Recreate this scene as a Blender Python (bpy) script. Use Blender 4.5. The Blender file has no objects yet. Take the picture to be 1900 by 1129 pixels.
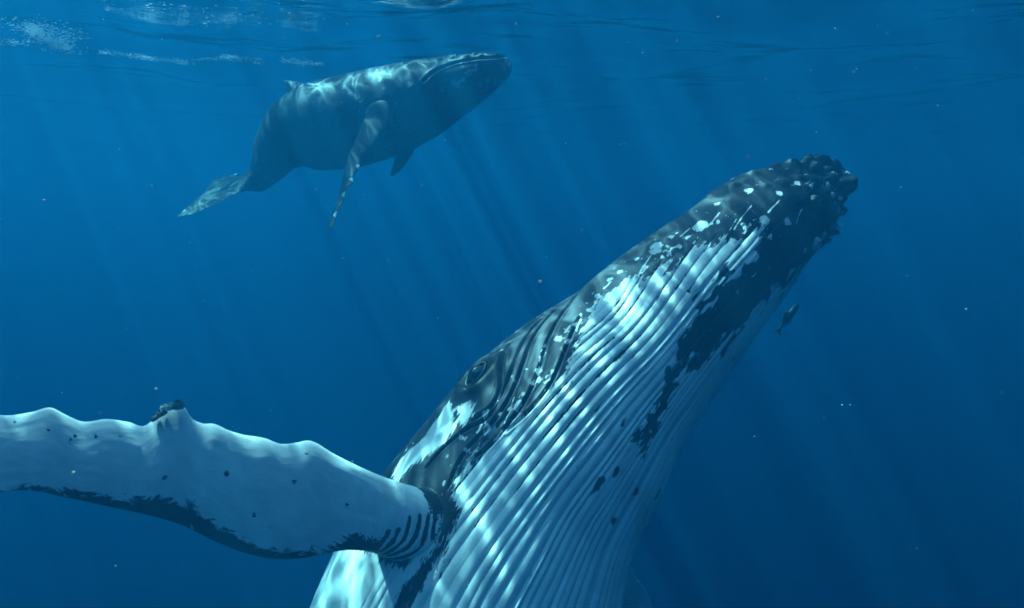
import bpy, math, random
import numpy as np
from mathutils import Vector, Matrix

random.seed(7); rng = np.random.default_rng(11)
scene = bpy.context.scene
COL = scene.collection

# ------------------------------------------------------------------ camera
F = 1491.0                      # focal length in photo pixels (1900 wide)
CX, CY = 950.0, 564.5
PITCH = math.radians(-6.07)
CAM = np.array([0.0, 0.0, -2.75])
cam_d = bpy.data.cameras.new('camera'); cam = bpy.data.objects.new('camera', cam_d); COL.objects.link(cam)
cam.location = CAM; cam.rotation_euler = (math.radians(90) + PITCH, 0, 0)
cam_d.sensor_width = 36.0; cam_d.lens = 36.0 * F / 1900.0
cam_d.clip_start = 0.05; cam_d.clip_end = 600
cam_d.dof.use_dof = True; cam_d.dof.focus_distance = 7.0; cam_d.dof.aperture_fstop = 1.6
scene.camera = cam
RIGHT = np.array([1.0, 0, 0])
FWD = np.array([0, math.cos(PITCH), math.sin(PITCH)])
UP = np.array([0, -math.sin(PITCH), math.cos(PITCH)])
def P(px, py, d):
    px, py, d = np.asarray(px, float), np.asarray(py, float), np.asarray(d, float)
    return CAM + d[..., None] * FWD + ((px - CX) / F * d)[..., None] * RIGHT + ((CY - py) / F * d)[..., None] * UP
def to_px(p):
    q = p - CAM; d = q @ FWD
    return CX + F * (q @ RIGHT) / d, CY - F * (q @ UP) / d, d
def cdir(x, y, z):              # camera-space direction (right, up, towards camera)
    return x * RIGHT + y * UP - z * FWD

# ------------------------------------------------------------------ light
SUN_DIR = np.array([0.45, -0.21, -0.90]); SUN_DIR /= np.linalg.norm(SUN_DIR)   # travel direction in the water
world = bpy.data.worlds.new('World'); scene.world = world; world.use_nodes = True
wn = world.node_tree.nodes; wl = world.node_tree.links
sky = wn.new('ShaderNodeTexSky'); sky.sky_type = 'NISHITA'; sky.sun_disc = False
to_sun = -SUN_DIR
sky.sun_elevation = math.asin(to_sun[2]); sky.sun_rotation = math.atan2(to_sun[0], to_sun[1])
wn['Background'].inputs['Strength'].default_value = 0.15
wl.new(sky.outputs['Color'], wn['Background'].inputs['Color'])
sun_d = bpy.data.lights.new('sun', 'SUN'); sun = bpy.data.objects.new('sun', sun_d); COL.objects.link(sun)
sun_d.energy = 5.0; sun_d.angle = math.radians(0.5); sun_d.color = (1.0, 0.96, 0.9)
sun.rotation_euler = Vector(SUN_DIR).to_track_quat('-Z', 'Y').to_euler(); sun.location = (0, 0, 20)
scene.view_settings.view_transform = 'Standard'; scene.view_settings.look = 'None'
scene.view_settings.gamma = 1.0; scene.view_settings.use_curve_mapping = False
scene.view_settings.exposure = 3.0
cy = scene.cycles
cy.use_denoising = True
try: cy.denoiser = 'OPENIMAGEDENOISE'
except Exception: pass
cy.adaptive_threshold = 0.01; cy.adaptive_min_samples = 16
cy.max_bounces = 4; cy.diffuse_bounces = 2; cy.glossy_bounces = 1; cy.transmission_bounces = 2
cy.volume_bounces = 2; cy.transparent_max_bounces = 6
cy.sample_clamp_indirect = 4.0; cy.caustics_reflective = False; cy.caustics_refractive = False

# ------------------------------------------------------------------ small maths
def herm(xk, yk, x):
    xk = np.asarray(xk, float); yk = np.asarray(yk, float); x = np.asarray(x, float)
    flat = yk.ndim == 1
    if flat: yk = yk[:, None]
    h = np.diff(xk)[:, None]; dl = np.diff(yk, axis=0) / h
    m = np.empty_like(yk); m[0] = dl[0]; m[-1] = dl[-1]
    m[1:-1] = (dl[:-1] * h[1:] + dl[1:] * h[:-1]) / (h[1:] + h[:-1])
    i = np.clip(np.searchsorted(xk, x) - 1, 0, len(xk) - 2)
    t = ((x - xk[i]) / (xk[i + 1] - xk[i]))[..., None]; hh = (xk[i + 1] - xk[i])[..., None]
    r = (2*t**3 - 3*t**2 + 1)*yk[i] + (t**3 - 2*t**2 + t)*hh*m[i] + (-2*t**3 + 3*t**2)*yk[i+1] + (t**3 - t**2)*hh*m[i+1]
    return r[..., 0] if flat else r
def sm(a, b, x):
    t = np.clip((np.asarray(x, float) - a) / (b - a), 0, 1); return t*t*(3 - 2*t)
_tab = rng.random((64, 64, 64))
def vnoise(x, y, z=0.0):
    x, y, z = np.broadcast_arrays(np.asarray(x, float), np.asarray(y, float), np.asarray(z, float))
    xi, yi, zi = np.floor(x).astype(int), np.floor(y).astype(int), np.floor(z).astype(int)
    u, v, w = x - xi, y - yi, z - zi
    u, v, w = u*u*(3-2*u), v*v*(3-2*v), w*w*(3-2*w)
    def g(a, b, c): return _tab[(xi+a) & 63, (yi+b) & 63, (zi+c) & 63]
    def L(a, b, t): return a + (b - a)*t
    return L(L(L(g(0,0,0), g(1,0,0), u), L(g(0,1,0), g(1,1,0), u), v), L(L(g(0,0,1), g(1,0,1), u), L(g(0,1,1), g(1,1,1), u), v), w)*2 - 1
def norm(v): return v / np.maximum(np.linalg.norm(v, axis=-1, keepdims=True), 1e-9)

# ------------------------------------------------------------------ materials
def mat(name):
    m = bpy.data.materials.new(name); m.use_nodes = True
    n = m.node_tree.nodes; n.clear(); return m, n, m.node_tree.links
class NB:                        # tiny node builder
    def __init__(s, name): s.m, s.n, s.l = mat(name)
    def new(s, t, **kw):
        o = s.n.new(t)
        for k, v in kw.items(): setattr(o, k, v)
        return o
    def put(s, sock, v):
        if hasattr(v, 'is_output'): s.l.new(v, sock)
        elif v is not None: sock.default_value = v
    def math(s, op, a, b=None, c=None, clamp=False):
        o = s.new('ShaderNodeMath', operation=op, use_clamp=clamp)
        for i, v in enumerate((a, b, c)): s.put(o.inputs[i], v)
        return o.outputs[0]
    def noise(s, vec, scale, detail=3, rough=0.55, dist=0.0):
        o = s.new('ShaderNodeTexNoise'); s.put(o.inputs['Vector'], vec)
        o.inputs['Scale'].default_value = scale; o.inputs['Detail'].default_value = detail
        o.inputs['Roughness'].default_value = rough; o.inputs['Distortion'].default_value = dist
        return o.outputs['Fac']
    def voro(s, vec, scale, feature='F1', rnd=1.0):
        o = s.new('ShaderNodeTexVoronoi', feature=feature); s.put(o.inputs['Vector'], vec)
        o.inputs['Scale'].default_value = scale; o.inputs['Randomness'].default_value = rnd
        return o.outputs['Distance']
    def mapr(s, v, a, b, c=0.0, d=1.0, smooth=True):
        o = s.new('ShaderNodeMapRange', interpolation_type='SMOOTHSTEP' if smooth else 'LINEAR')
        s.put(o.inputs[0], v)
        for i, q in enumerate((a, b, c, d)): o.inputs[i+1].default_value = q
        return o.outputs[0]
    def mix(s, f, a, b):
        o = s.new('ShaderNodeMix', data_type='RGBA'); s.put(o.inputs[0], f)
        s.put(o.inputs[6], a if hasattr(a, 'is_output') else (*a, 1)); s.put(o.inputs[7], b if hasattr(b, 'is_output') else (*b, 1))
        return o.outputs[2]
    def vmul(s, v, k):
        o = s.new('ShaderNodeVectorMath', operation='MULTIPLY'); s.put(o.inputs[0], v); o.inputs[1].default_value = k
        return o.outputs[0]
    def vadd(s, v, k):
        o = s.new('ShaderNodeVectorMath', operation='ADD'); s.put(o.inputs[0], v); s.put(o.inputs[1], k)
        return o.outputs[0]
    def attr(s, name, out):
        o = s.new('ShaderNodeAttribute'); o.attribute_name = name; return o.outputs[out]
    def bsdf(s, col, rough=0.5, spec=0.1, bump=None, bstr=0.3, bdist=0.01, coat=0.0):
        b = s.new('ShaderNodeBsdfPrincipled'); s.put(b.inputs['Base Color'], col if hasattr(col, 'is_output') else (*col, 1))
        s.put(b.inputs['Roughness'], rough); b.inputs['Specular IOR Level'].default_value = spec
        if bump is not None:
            q = s.new('ShaderNodeBump'); q.inputs['Strength'].default_value = bstr; q.inputs['Distance'].default_value = bdist
            s.put(q.inputs['Height'], bump); s.l.new(q.outputs[0], b.inputs['Normal'])
        o = s.new('ShaderNodeOutputMaterial'); s.l.new(b.outputs[0], o.inputs['Surface']); return b

def skin_material(name, dark, grey, white, grain=1.0):
    b = NB(name)
    st = b.attr('st', 'Vector'); pig = b.attr('pig', 'Fac'); tone = b.attr('tone', 'Fac')
    streak = b.vmul(st, (0.3, 1.0, 1.0))
    n1 = b.noise(streak, 9*grain, 4, 0.6); n2 = b.noise(streak, 45*grain, 3, 0.6)
    v = b.math('ADD', pig, b.math('MULTIPLY', b.math('SUBTRACT', n1, 0.5), 0.14))
    v = b.math('ADD', v, b.math('MULTIPLY', b.math('SUBTRACT', n2, 0.5), 0.17))
    v = b.math('ADD', v, b.math('MULTIPLY', b.math('SUBTRACT', b.noise(streak, 150*grain, 2, 0.6), 0.5), 0.05))
    w = b.mapr(v, -0.012, 0.016)
    # dark skin: mottled
    m1 = b.noise(st, 3.2*grain, 4, 0.6); m2 = b.noise(st, 22*grain, 3, 0.55)
    mm = b.math('ADD', b.math('MULTIPLY', m1, 0.75), b.math('MULTIPLY', m2, 0.3))
    mm = b.math('ADD', mm, tone)
    dk = b.mix(b.mapr(mm, 0.35, 0.85), dark, grey)
    # pale scratches and small round scars on the dark skin
    sc = b.voro(b.vmul(st, (1.0, 7.0, 1.0)), 5.0*grain)
    scr = b.math('MULTIPLY', b.mapr(sc, 0.10, 0.04), b.mapr(b.noise(st, 4*grain, 2), 0.47, 0.6))
    sc2 = b.voro(b.vadd(b.vmul(st, (9.0, 1.6, 1.0)), (4.4, 2.0, 0)), 1.5*grain)
    scr = b.math('MAXIMUM', scr, b.math('MULTIPLY', b.mapr(sc2, 0.11, 0.05), b.mapr(b.noise(st, 3*grain, 2), 0.5, 0.62)))
    sp = b.mapr(b.voro(st, 8*grain), 0.17, 0.09)
    sp = b.math('MULTIPLY', sp, b.mapr(b.noise(b.vadd(st, (3.1, 7.7, 0)), 2.2*grain, 3), 0.53, 0.62))
    dk = b.mix(b.math('MULTIPLY', b.math('MAXIMUM', scr, sp), 0.7), dk, white)
    # white skin: faint dapple and dark nicks
    wh = b.mix(b.mapr(b.noise(st, 5*grain, 4, 0.6), 0.3, 0.75), tuple(0.82*c for c in white), white)
    nk = b.math('MULTIPLY', b.mapr(b.voro(b.vmul(st, (1.0, 2.4, 1)), 7.5*grain), 0.10, 0.05), b.mapr(b.noise(b.vadd(st, (9.1, 2.7, 0)), 3*grain, 2), 0.60, 0.66))
    wh = b.mix(b.math('MULTIPLY', nk, 0.8), wh, dark)
    col = b.mix(w, dk, wh)
    bump = b.math('ADD', b.math('MULTIPLY', b.noise(streak, 30*grain, 4, 0.6), 1.0), b.math('MULTIPLY', w, 0.15))
    b.bsdf(col, 0.5, 0.18, bump, 0.2, 0.012/grain)
    return b.m

def plain_material(name, c0, c1, scale=20, rough=0.5, spec=0.2):
    b = NB(name); tc = b.new('ShaderNodeTexCoord').outputs['Object']
    b.bsdf(b.mix(b.noise(tc, scale, 4), c0, c1), rough, spec, b.noise(tc, scale*3, 3), 0.4, 0.01); return b.m

# ------------------------------------------------------------------ object helpers
def mesh_obj(name, verts, faces, material, parent=None, smooth=True, attrs=None):
    me = bpy.data.meshes.new(name); me.from_pydata([tuple(v) for v in verts], [], [tuple(f) for f in faces])
    return _fin(name, me, material, parent, smooth, attrs)
def mesh_np(name, verts, quads, tris, material, parent=None, attrs=None):
    me = bpy.data.meshes.new(name); nq, nt = len(quads), len(tris)
    me.vertices.add(len(verts)); me.vertices.foreach_set('co', np.ascontiguousarray(verts, np.float32).ravel())
    idx = np.concatenate([np.asarray(quads, np.int32).ravel(), np.asarray(tris, np.int32).ravel()])
    me.loops.add(len(idx)); me.loops.foreach_set('vertex_index', idx)
    me.polygons.add(nq + nt)
    me.polygons.foreach_set('loop_start', np.concatenate([np.arange(nq)*4, nq*4 + np.arange(nt)*3]).astype(np.int32))
    me.update(calc_edges=True); me.validate()
    return _fin(name, me, material, parent, True, attrs)
def _fin(name, me, material, parent, smooth, attrs):
    if smooth: me.polygons.foreach_set('use_smooth', np.ones(len(me.polygons), bool))
    for k, v in (attrs or {}).items():
        v = np.asarray(v, np.float32)
        if v.ndim == 1: me.attributes.new(k, 'FLOAT', 'POINT').data.foreach_set('value', v)
        else: me.attributes.new(k, 'FLOAT_VECTOR', 'POINT').data.foreach_set('vector', v.ravel())
    me.materials.append(material)
    o = bpy.data.objects.new(name, me); COL.objects.link(o)
    if parent is not None: o.parent = parent; o.matrix_parent_inverse = Matrix.Translation(-parent.location)
    return o
def tag(o, label=None, cat=None, group=None, kind=None):
    for k, v in (('label', label), ('category', cat), ('group', group), ('kind', kind)):
        if v: o[k] = v
    return o
def empty(name, loc):
    o = bpy.data.objects.new(name, None); o.location = tuple(loc); o.empty_display_size = 0.3; COL.objects.link(o); return o

# ------------------------------------------------------------------ water
SIG_S = np.array([0.0003, 0.0098, 0.0212]); SIG_A = np.array([0.172, 0.064, 0.046])
def water_volume():
    b = NB('open_sea_water'); v = b.new('ShaderNodeVolumePrincipled')
    dens = 0.25; c = SIG_S / dens; a = SIG_A / dens / (1 - c)
    v.inputs['Color'].default_value = (*c, 1); v.inputs['Density'].default_value = dens
    v.inputs['Absorption Color'].default_value = (*((1 - np.clip(a, 0, 1))**2), 1)
    v.inputs['Anisotropy'].default_value = 0.4; v.inputs['Density Attribute'].default_value = ''
    o = b.new('ShaderNodeOutputMaterial'); b.l.new(v.outputs[0], o.inputs['Volume']); return b.m
def ocean_material():
    b = NB('sea_surface')
    tc = b.new('ShaderNodeTexCoord').outputs['Object']
    wv = b.noise(b.vmul(tc, (1.0, 1.5, 1)), 1.1, 4, 0.5, 0.3)
    bp = b.new('ShaderNodeBump'); bp.inputs['Strength'].default_value = 0.8; bp.inputs['Distance'].default_value = 0.06; b.put(bp.inputs['Height'], wv)
    fr = b.new('ShaderNodeFresnel'); fr.inputs['IOR'].default_value = 1.333; b.l.new(bp.outputs[0], fr.inputs['Normal'])
    # caustic light painted into the transparency: bright net, dimmer cells, broad beams
    wob = b.new('ShaderNodeTexNoise'); wob.inputs['Scale'].default_value = 1.3; wob.inputs['Detail'].default_value = 2; b.put(wob.inputs['Vector'], tc)
    wc = b.vadd(tc, b.vmul(wob.outputs['Color'], (0.9, 0.9, 0)))
    net1 = b.math('POWER', b.mapr(b.voro(wc, 1.9, 'DISTANCE_TO_EDGE'), 0.13, 0.0, smooth=False), 2.4)
    net2 = b.math('POWER', b.mapr(b.voro(b.vadd(wc, (5.3, 1.7, 0)), 4.3, 'DISTANCE_TO_EDGE'), 0.17, 0.0, smooth=False), 2.2)
    net = b.math('ADD', b.math('MULTIPLY', net1, 0.75), b.math('MULTIPLY', net2, 0.55))
    beams = b.mapr(b.noise(b.vmul(tc, (1.0, 0.35, 1)), 0.5, 2, 0.5), 0.34, 0.66, 0.6, 1.0)
    shaft = b.mapr(b.noise(b.vmul(tc, (1.0, 0.05, 1)), 3.9, 3, 0.55), 0.37, 0.63, 0.27, 1.0)
    beams = b.math('MULTIPLY', beams, shaft)
    t = b.math('MULTIPLY', b.math('ADD', 0.20, b.math('MULTIPLY', net, 1.5)), beams, clamp=True)
    tr = b.new('ShaderNodeBsdfTransparent'); b.put(tr.inputs[0], t)
    gl = b.new('ShaderNodeBsdfGlossy'); gl.inputs['Roughness'].default_value = 0.08; gl.inputs['Color'].default_value = (0.97, 0.98, 1, 1); b.l.new(bp.outputs[0], gl.inputs['Normal'])
    mx = b.new('ShaderNodeMixShader'); b.l.new(fr.outputs[0], mx.inputs[0]); b.l.new(tr.outputs[0], mx.inputs[1]); b.l.new(gl.outputs[0], mx.inputs[2])
    o = b.new('ShaderNodeOutputMaterial'); b.l.new(mx.outputs[0], o.inputs['Surface']); return b.m

def wave_z(x, y):
    z = 0.07*np.sin(0.9*x + 0.55*y + 0.7) + 0.04*np.sin(-0.7*x + 1.5*y + 2.1) + 0.016*np.sin(2.3*x + 1.9*y) + 0.006*np.sin(3.1*x - 3.7*y + 1.0)
    z += 0.10*np.sin(0.42*y - 0.12*x + 1.2)
    z += 0.06*vnoise(x*0.8, y*0.8, 3.3) + 0.015*vnoise(x*2.1, y*2.1, 9.3)
    return z
def build_ocean():
    def axis(lim, fine, n1, n2):
        a = np.linspace(-fine, fine, n1); o = fine + (np.linspace(0, 1, n2)[1:]**2)*(lim - fine)
        return np.concatenate([-o[::-1], a, o])
    xs = axis(140, 18, 300, 60); ys = axis(140, 18, 300, 60) + 14
    X, Y = np.meshgrid(xs, ys, indexing='ij'); Z = wave_z(X, Y)
    n, m = X.shape; I = np.arange(n*m).reshape(n, m)
    q = np.stack([I[:-1, :-1], I[1:, :-1], I[1:, 1:], I[:-1, 1:]], -1).reshape(-1, 4)
    o = mesh_np('ocean_surface', np.stack([X, Y, Z], -1).reshape(-1, 3), q, np.zeros((0, 3), int), ocean_material())
    return tag(o, 'rippled underside of the sea surface along the top of the picture', 'sea', kind='structure')
build_ocean()
def build_water():
    bx = np.array([[x, y, z] for z in (-75, 0.9) for y in (-130, 160) for x in (-145, 145)], float)
    bx[:, 1] = np.where(bx[:, 1] < 0, -131, 159)
    f = [(0, 2, 3, 1), (4, 5, 7, 6), (0, 1, 5, 4), (2, 6, 7, 3), (0, 4, 6, 2), (1, 3, 7, 5)]
    o = mesh_obj('haze', bx, f, water_volume(), smooth=False)
    return tag(o, 'clear deep blue sea water filling the whole scene', 'water', kind='stuff')
build_water()

# ------------------------------------------------------------------ whale builder
class Whale:
    def __init__(w, ctrl, ventral, rows, cols, head_s, fine=2.05):
        """ctrl: (px, py, depth, half-width px) from snout to tail stock; ventral: world vectors, one for all or one per ctrl"""
        c = np.array(ctrl, float); C = P(c[:, 0], c[:, 1], c[:, 2]); hw = c[:, 3]*c[:, 2]/F
        sk = np.concatenate([[0], np.cumsum(np.linalg.norm(np.diff(C, axis=0), axis=1))])
        w.sk, w.len = sk, sk[-1]
        w.rows = rows(w.len) if callable(rows) else rows
        s = w.s = w.rows; n = len(s)
        cen = herm(sk, C, s); e = 0.02
        w.T = norm(herm(sk, C, np.minimum(s + e, w.len)) - herm(sk, C, np.maximum(s - e, 0)))
        w.cen = cen; w.a = np.maximum(herm(sk, hw, s), 0.002)
        V = np.asarray(ventral, float)
        V = np.repeat(V[None], n, 0) if V.ndim == 1 else herm(sk, V, s)
        V = V - np.sum(V*w.T, -1, keepdims=True)*w.T; w.V = norm(V); w.R = np.cross(-w.T, -w.V)
        th = w.th = cols; w.S, w.TH = np.meshgrid(s, th, indexing='ij')
    def shape(w, bv, bd):
        """bv, bd: ventral / dorsal height as multiples of half width, functions of s"""
        sn, cs = np.sin(w.TH), np.cos(w.TH)
        A = w.A = np.repeat(w.a[:, None], len(w.th), 1)
        kv, kd = bv(w.s)[:, None], bd(w.s)[:, None]
        f = sm(-0.5, 0.5, cs); B = A*(kd + (kv - kd)*f)
        w.base = w.cen[:, None] + w.R[:, None]*(A*sn)[..., None] + w.V[:, None]*(B*cs)[..., None]
        du = np.gradient(w.base, axis=0); dv = np.roll(w.base, -1, 1) - np.roll(w.base, 1, 1)
        N = norm(np.cross(dv, du)); ref = w.R[:, None]*sn[..., None] + w.V[:, None]*cs[..., None]
        N = N*np.sign(np.sum(N*ref, -1, keepdims=True)); N[0] = ref[0]
        w.N = N; w.disp = np.zeros_like(w.S); w.pig = np.full_like(w.S, -0.5); w.tone = np.zeros_like(w.S)
        px, py, d = to_px(w.base); w.px, w.py, w.d = px, py, d
        w.face = np.sum(N*norm(CAM - w.base), -1) > 0.02
    def skin(w, px, py):         # where a point of the photograph falls on the skin
        if getattr(w, '_fp', None) is None:
            w._fi = np.flatnonzero(w.face.ravel()); w._fp = (w.px.ravel()[w._fi].astype(np.float32), w.py.ravel()[w._fi].astype(np.float32))
        k = w._fi[np.argmin((w._fp[0] - px)**2 + (w._fp[1] - py)**2)]; return k // len(w.th), k % len(w.th)
    def st(w, pts):
        r = []
        for p in pts:
            i, j = w.skin(*p); r.append((w.s[i], w.th[j]))
        return np.array(r)
    def dist(w, poly, closed=False, win=None):
        p = np.asarray(poly, float); q = np.roll(p, -1, 0) if closed else p[1:]; p0 = p if closed else p[:-1]
        D = np.full(w.S.shape, 9.0); r0, r1 = np.searchsorted(w.s, [p[:, 0].min() - 0.5, p[:, 0].max() + 0.5])
        c0, c1 = np.searchsorted(w.th, [p[:, 1].min() - 0.9, p[:, 1].max() + 0.9]); k = (slice(r0, r1), slice(c0, c1))
        S, TH, A, d = w.S[k], w.TH[k], w.A[k], D[k]
        for a, b in zip(p0, q):
            dx, dy = b[0]-a[0], (b[1]-a[1])*A; ex, ey = S - a[0], (TH - a[1])*A
            t = np.clip((ex*dx + ey*dy)/np.maximum(dx*dx + dy*dy, 1e-9), 0, 1)
            np.minimum(d, np.hypot(ex - t*dx, ey - t*dy), out=d)
        return D
    def sd(w, poly):             # signed distance, positive inside
        p = np.asarray(poly, float); q = np.roll(p, -1, 0); ins = np.zeros(w.S.shape, bool)
        for a, b in zip(p, q):
            if a[1] == b[1]: continue
            c = (a[1] > w.TH) != (b[1] > w.TH)
            ins ^= c & (w.S < (b[0]-a[0])*(w.TH - a[1])/(b[1]-a[1]) + a[0])
        D = w.dist(p, True); return np.where(ins, D, -D)
    def white(w, f): w.pig = np.maximum(w.pig, np.clip(f, -0.5, 0.5))
    def black(w, f): w.pig = np.minimum(w.pig, np.clip(-f, -0.5, 0.5))
    def fold(w, pts, width, depth, lip=0.0):
        D = w.dist(w.smooth(w.st(pts))); w.disp -= depth*np.exp(-(D/width)**2)
        if lip: w.disp += lip*np.exp(-((D - 2.2*width)/(1.3*width))**2)
    def smooth(w, p, n=24):
        t = np.concatenate([[0], np.cumsum(np.hypot(np.diff(p[:, 0]), np.diff(p[:, 1])))])
        keep = np.concatenate([[True], np.diff(t) > 1e-6]); return herm(t[keep], p[keep], np.linspace(0, t[-1], n)) if keep.sum() > 2 else p
    def bump(w, px, py, r, h, p=2.0, white=None):
        i, j = w.skin(px, py); c = w.base[i, j]
        d = np.linalg.norm(w.base - c, axis=-1)/r; w.disp += h*np.exp(-d**p)
        if white: w.white((white - d*r))
        return i, j
    def pos(w): return w.base + w.N*w.disp[..., None]

    def build(w, name, material, parent, holes, tail=None):
        for h in holes: w.round_hole(h)
        pos = w.pos(); n, m = w.S.shape
        I = np.arange(n*m).reshape(n, m); J = np.roll(I, -1, 1)
        ok = np.ones((n-1, m), bool)
        for h in holes: ok[h['i0']:h['i1'], h['j0']:h['j1']] = False
        q = np.stack([I[:-1], I[1:], J[1:], J[:-1]], -1)[ok]
        fl0 = np.mean(np.sum(np.cross(pos.reshape(-1, 3)[q[:, 2]] - pos.reshape(-1, 3)[q[:, 0]], pos.reshape(-1, 3)[q[:, 3]] - pos.reshape(-1, 3)[q[:, 1]])*w.N.reshape(-1, 3)[q[:, 0]], -1)) < 0
        if fl0: q = q[:, ::-1]
        verts = [pos.reshape(-1, 3)]; quads = [q]; tris = []
        st = np.stack([w.S, w.TH*w.A, np.zeros_like(w.S)], -1).reshape(-1, 3)
        # keep streak coordinates steady where the body narrows
        pig, tone, stl = [w.pig.ravel()], [w.tone.ravel()], [st]
        base = n*m
        for h in holes:
            i0, i1, j0, j1 = h['i0'], h['i1'], h['j0'], h['j1']
            loop = [(i0, j) for j in range(j0, j1)] + [(i, j1) for i in range(i0, i1)] + [(i1, j) for j in range(j1, j0, -1)] + [(i, j0) for i in range(i1, i0, -1)]
            li = np.array([I[a, b] for a, b in loop]); lp = np.array([pos[a, b] for a, b in loop]); N = len(li)
            ci, cj = (i0+i1)/2, (j0+j1)/2
            u = np.array([((a-ci)/(i1-i0)*2, (b-cj)/(j1-j0)*2) for a, b in loop])
            phi = np.unwrap(np.arctan2(u[:, 1], -u[:, 0]))          # 0 at the head end, pi at the tail end
            V, pg, tn, sc = w.flipper(h, lp, phi, np.array([w.N[a, b] for a, b in loop]), np.array([w.pig[a, b] for a, b in loop]))
            K = V.shape[0]
            idx = np.concatenate([li[None], base + np.arange(K*N).reshape(K, N)], 0)
            jx = np.roll(idx, -1, 1)
            qq = np.stack([idx[:-1], idx[1:], jx[1:], jx[:-1]], -1).reshape(-1, 4)
            mid_ = len(V)//2; r0 = V[mid_]; nn = np.cross(V[mid_+1] - np.roll(r0, -1, 0), np.roll(V[mid_+1], -1, 0) - r0)
            fl = np.sum(nn*(r0 - r0.mean(0))) < 0
            quads.append(qq[:, ::-1] if fl else qq)
            verts.append(V.reshape(-1, 3)); pig.append(pg.ravel()); tone.append(tn.ravel()); stl.append(sc.reshape(-1, 3)); base += K*N
            # close the tip
            verts.append(V[-1].mean(0)[None]); pig.append(pg[-1, :1]); tone.append(tn[-1, :1]); stl.append(sc[-1, :1])
            tr = np.stack([idx[-1], np.full(N, base), jx[-1]], -1); tris.append(tr[:, ::-1] if fl else tr); base += 1
        for ring, flip in ((I[0], True), (I[-1], False)):
            verts.append(pos.reshape(-1, 3)[ring].mean(0)[None]); pig.append(w.pig.ravel()[ring[:1]]); tone.append(w.tone.ravel()[ring[:1]]); stl.append(st[ring[:1]])
            tris.append(np.stack([ring, np.roll(ring, -1), np.full(m, base)], -1)); base += 1
        verts = np.concatenate(verts); quads = np.concatenate(quads); tris = np.concatenate(tris)
        pig, tone, stl = np.concatenate(pig), np.concatenate(tone), np.concatenate(stl)
        used = np.zeros(len(verts), bool); used[quads.ravel()] = True; used[tris.ravel()] = True
        mp = np.cumsum(used) - 1
        return mesh_np(name, verts[used], mp[quads], mp[tris], material, parent, {'pig': pig[used], 'tone': tone[used], 'st': stl[used]})

    def flipper(w, h, lp, phi, ln, lpig):
        """rings from the hole in the flank, through a fillet, to the tip"""
        st = np.array(h['stations'], float)       # LEx, LEy, TEx, TEy, depthLE, depthTE
        k = np.linspace(0, 1, len(st)); t = np.linspace(0, 1, h['rings'])
        q = herm(k, st, t)
        LE, TE = P(q[:, 0], q[:, 1], q[:, 4]), P(q[:, 2], q[:, 3], q[:, 5])
        ch = TE - LE; cl = np.linalg.norm(ch, axis=1, keepdims=True)
        mid = (LE + TE)/2; sp = norm(np.gradient(mid, axis=0))
        nr = norm(np.cross(ch, sp))
        # make +phi (towards +theta of the hole) agree with the plate normal
        m = len(phi); qi = np.argmin(np.abs(np.mod(phi, 2*np.pi) - np.pi/2)); qo = np.argmin(np.abs(np.mod(phi, 2*np.pi) - 1.5*np.pi))
        if np.dot(nr[0], lp[qi] - lp[qo]) < 0: nr = -nr
        c = (1 - np.cos(phi))/2
        prof = 1.48*np.sqrt(np.clip(c, 0, 1))*(1 - c)**0.85 + 0.03*np.sin(np.clip(c, 0, 1)*np.pi)
        th = h['thick']*np.sign(np.sin(phi))*prof
        tipr = np.sqrt(np.clip(1 - ((t - 0.93)/0.07)**2, 0, 1))*(t > 0.93) + (t <= 0.93)
        tipr = np.maximum(tipr, 0.05)[:, None, None]
        V = LE[:, None] + ch[:, None]*(0.5 + (c[None, :, None] - 0.5)*tipr) + nr[:, None]*(cl*th[None])[..., None]*tipr
        if 'wrinkle' in h:
            V = V + nr[:, None]*(0.0025*vnoise(t[:, None]*9, c[None]*4, 2.2) + 0.0015*vnoise(t[:, None]*50, c[None]*16, 5.2))[..., None]
        # fillet
        n0 = h['fillet']; x = np.linspace(0, 1, n0 + 2)[1:-1][:, None, None]
        P0, P1 = lp[None], V[0][None]; L = np.linalg.norm(P1 - P0, axis=-1, keepdims=True)
        T0 = norm(norm(ln)*0.35 + sp[0]*0.75 + norm((lp.mean(0) - lp))*0.2)[None]*L*0.9; T1 = norm(V[1] - V[0])[None]*L*1.0
        Fl = (2*x**3-3*x**2+1)*P0 + (x**3-2*x**2+x)*T0 + (-2*x**3+3*x**2)*P1 + (x**3-x**2)*T1
        if 'folds' in h:         # skin folds of the armpit, wrapping round the root on the belly side
            xx = x[..., 0]; cc = c[None]; m_ = sm(0.05, -0.35, np.sin(phi)[None])*sm(0.12, 0.5, cc)*sm(0.0, 0.1, xx)*(1 - sm(0.42, 0.6, xx + 0.12*vnoise(cc*6, 1.0, 1.0)))
            ph = xx*9.0 + 1.2*cc + 0.55*vnoise(xx*4, cc*3, 2.0); fr = np.abs(ph - np.round(ph))*2
            n_ = norm(np.cross(np.roll(Fl, -1, 1) - np.roll(Fl, 1, 1), np.gradient(Fl, axis=0)))
            n_ *= np.sign(np.sum(n_*(Fl - Fl.mean(1, keepdims=True)), -1, keepdims=True))
            Fl = Fl + n_*(0.018*(fr**0.6 - 1)*m_)[..., None]; fold_pig = (fr - 0.54 + 0.25*vnoise(xx*3, cc*3, 7.0))*0.3 + 0.05*vnoise(xx*9, cc*9, 3.0)
        allV = np.concatenate([Fl, V])
        pg, tn = h['pig'](t[:, None]*np.ones_like(c)[None], c[None]*np.ones((len(t), 1)), cl*np.ones_like(c)[None], np.sin(phi)[None]*np.ones((len(t), 1)))
        x2 = x[..., 0]; pf = lpig[None]*(1 - sm(0.1, 0.55, x2)) + pg[0][None]*sm(0.1, 0.55, x2)
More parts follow.
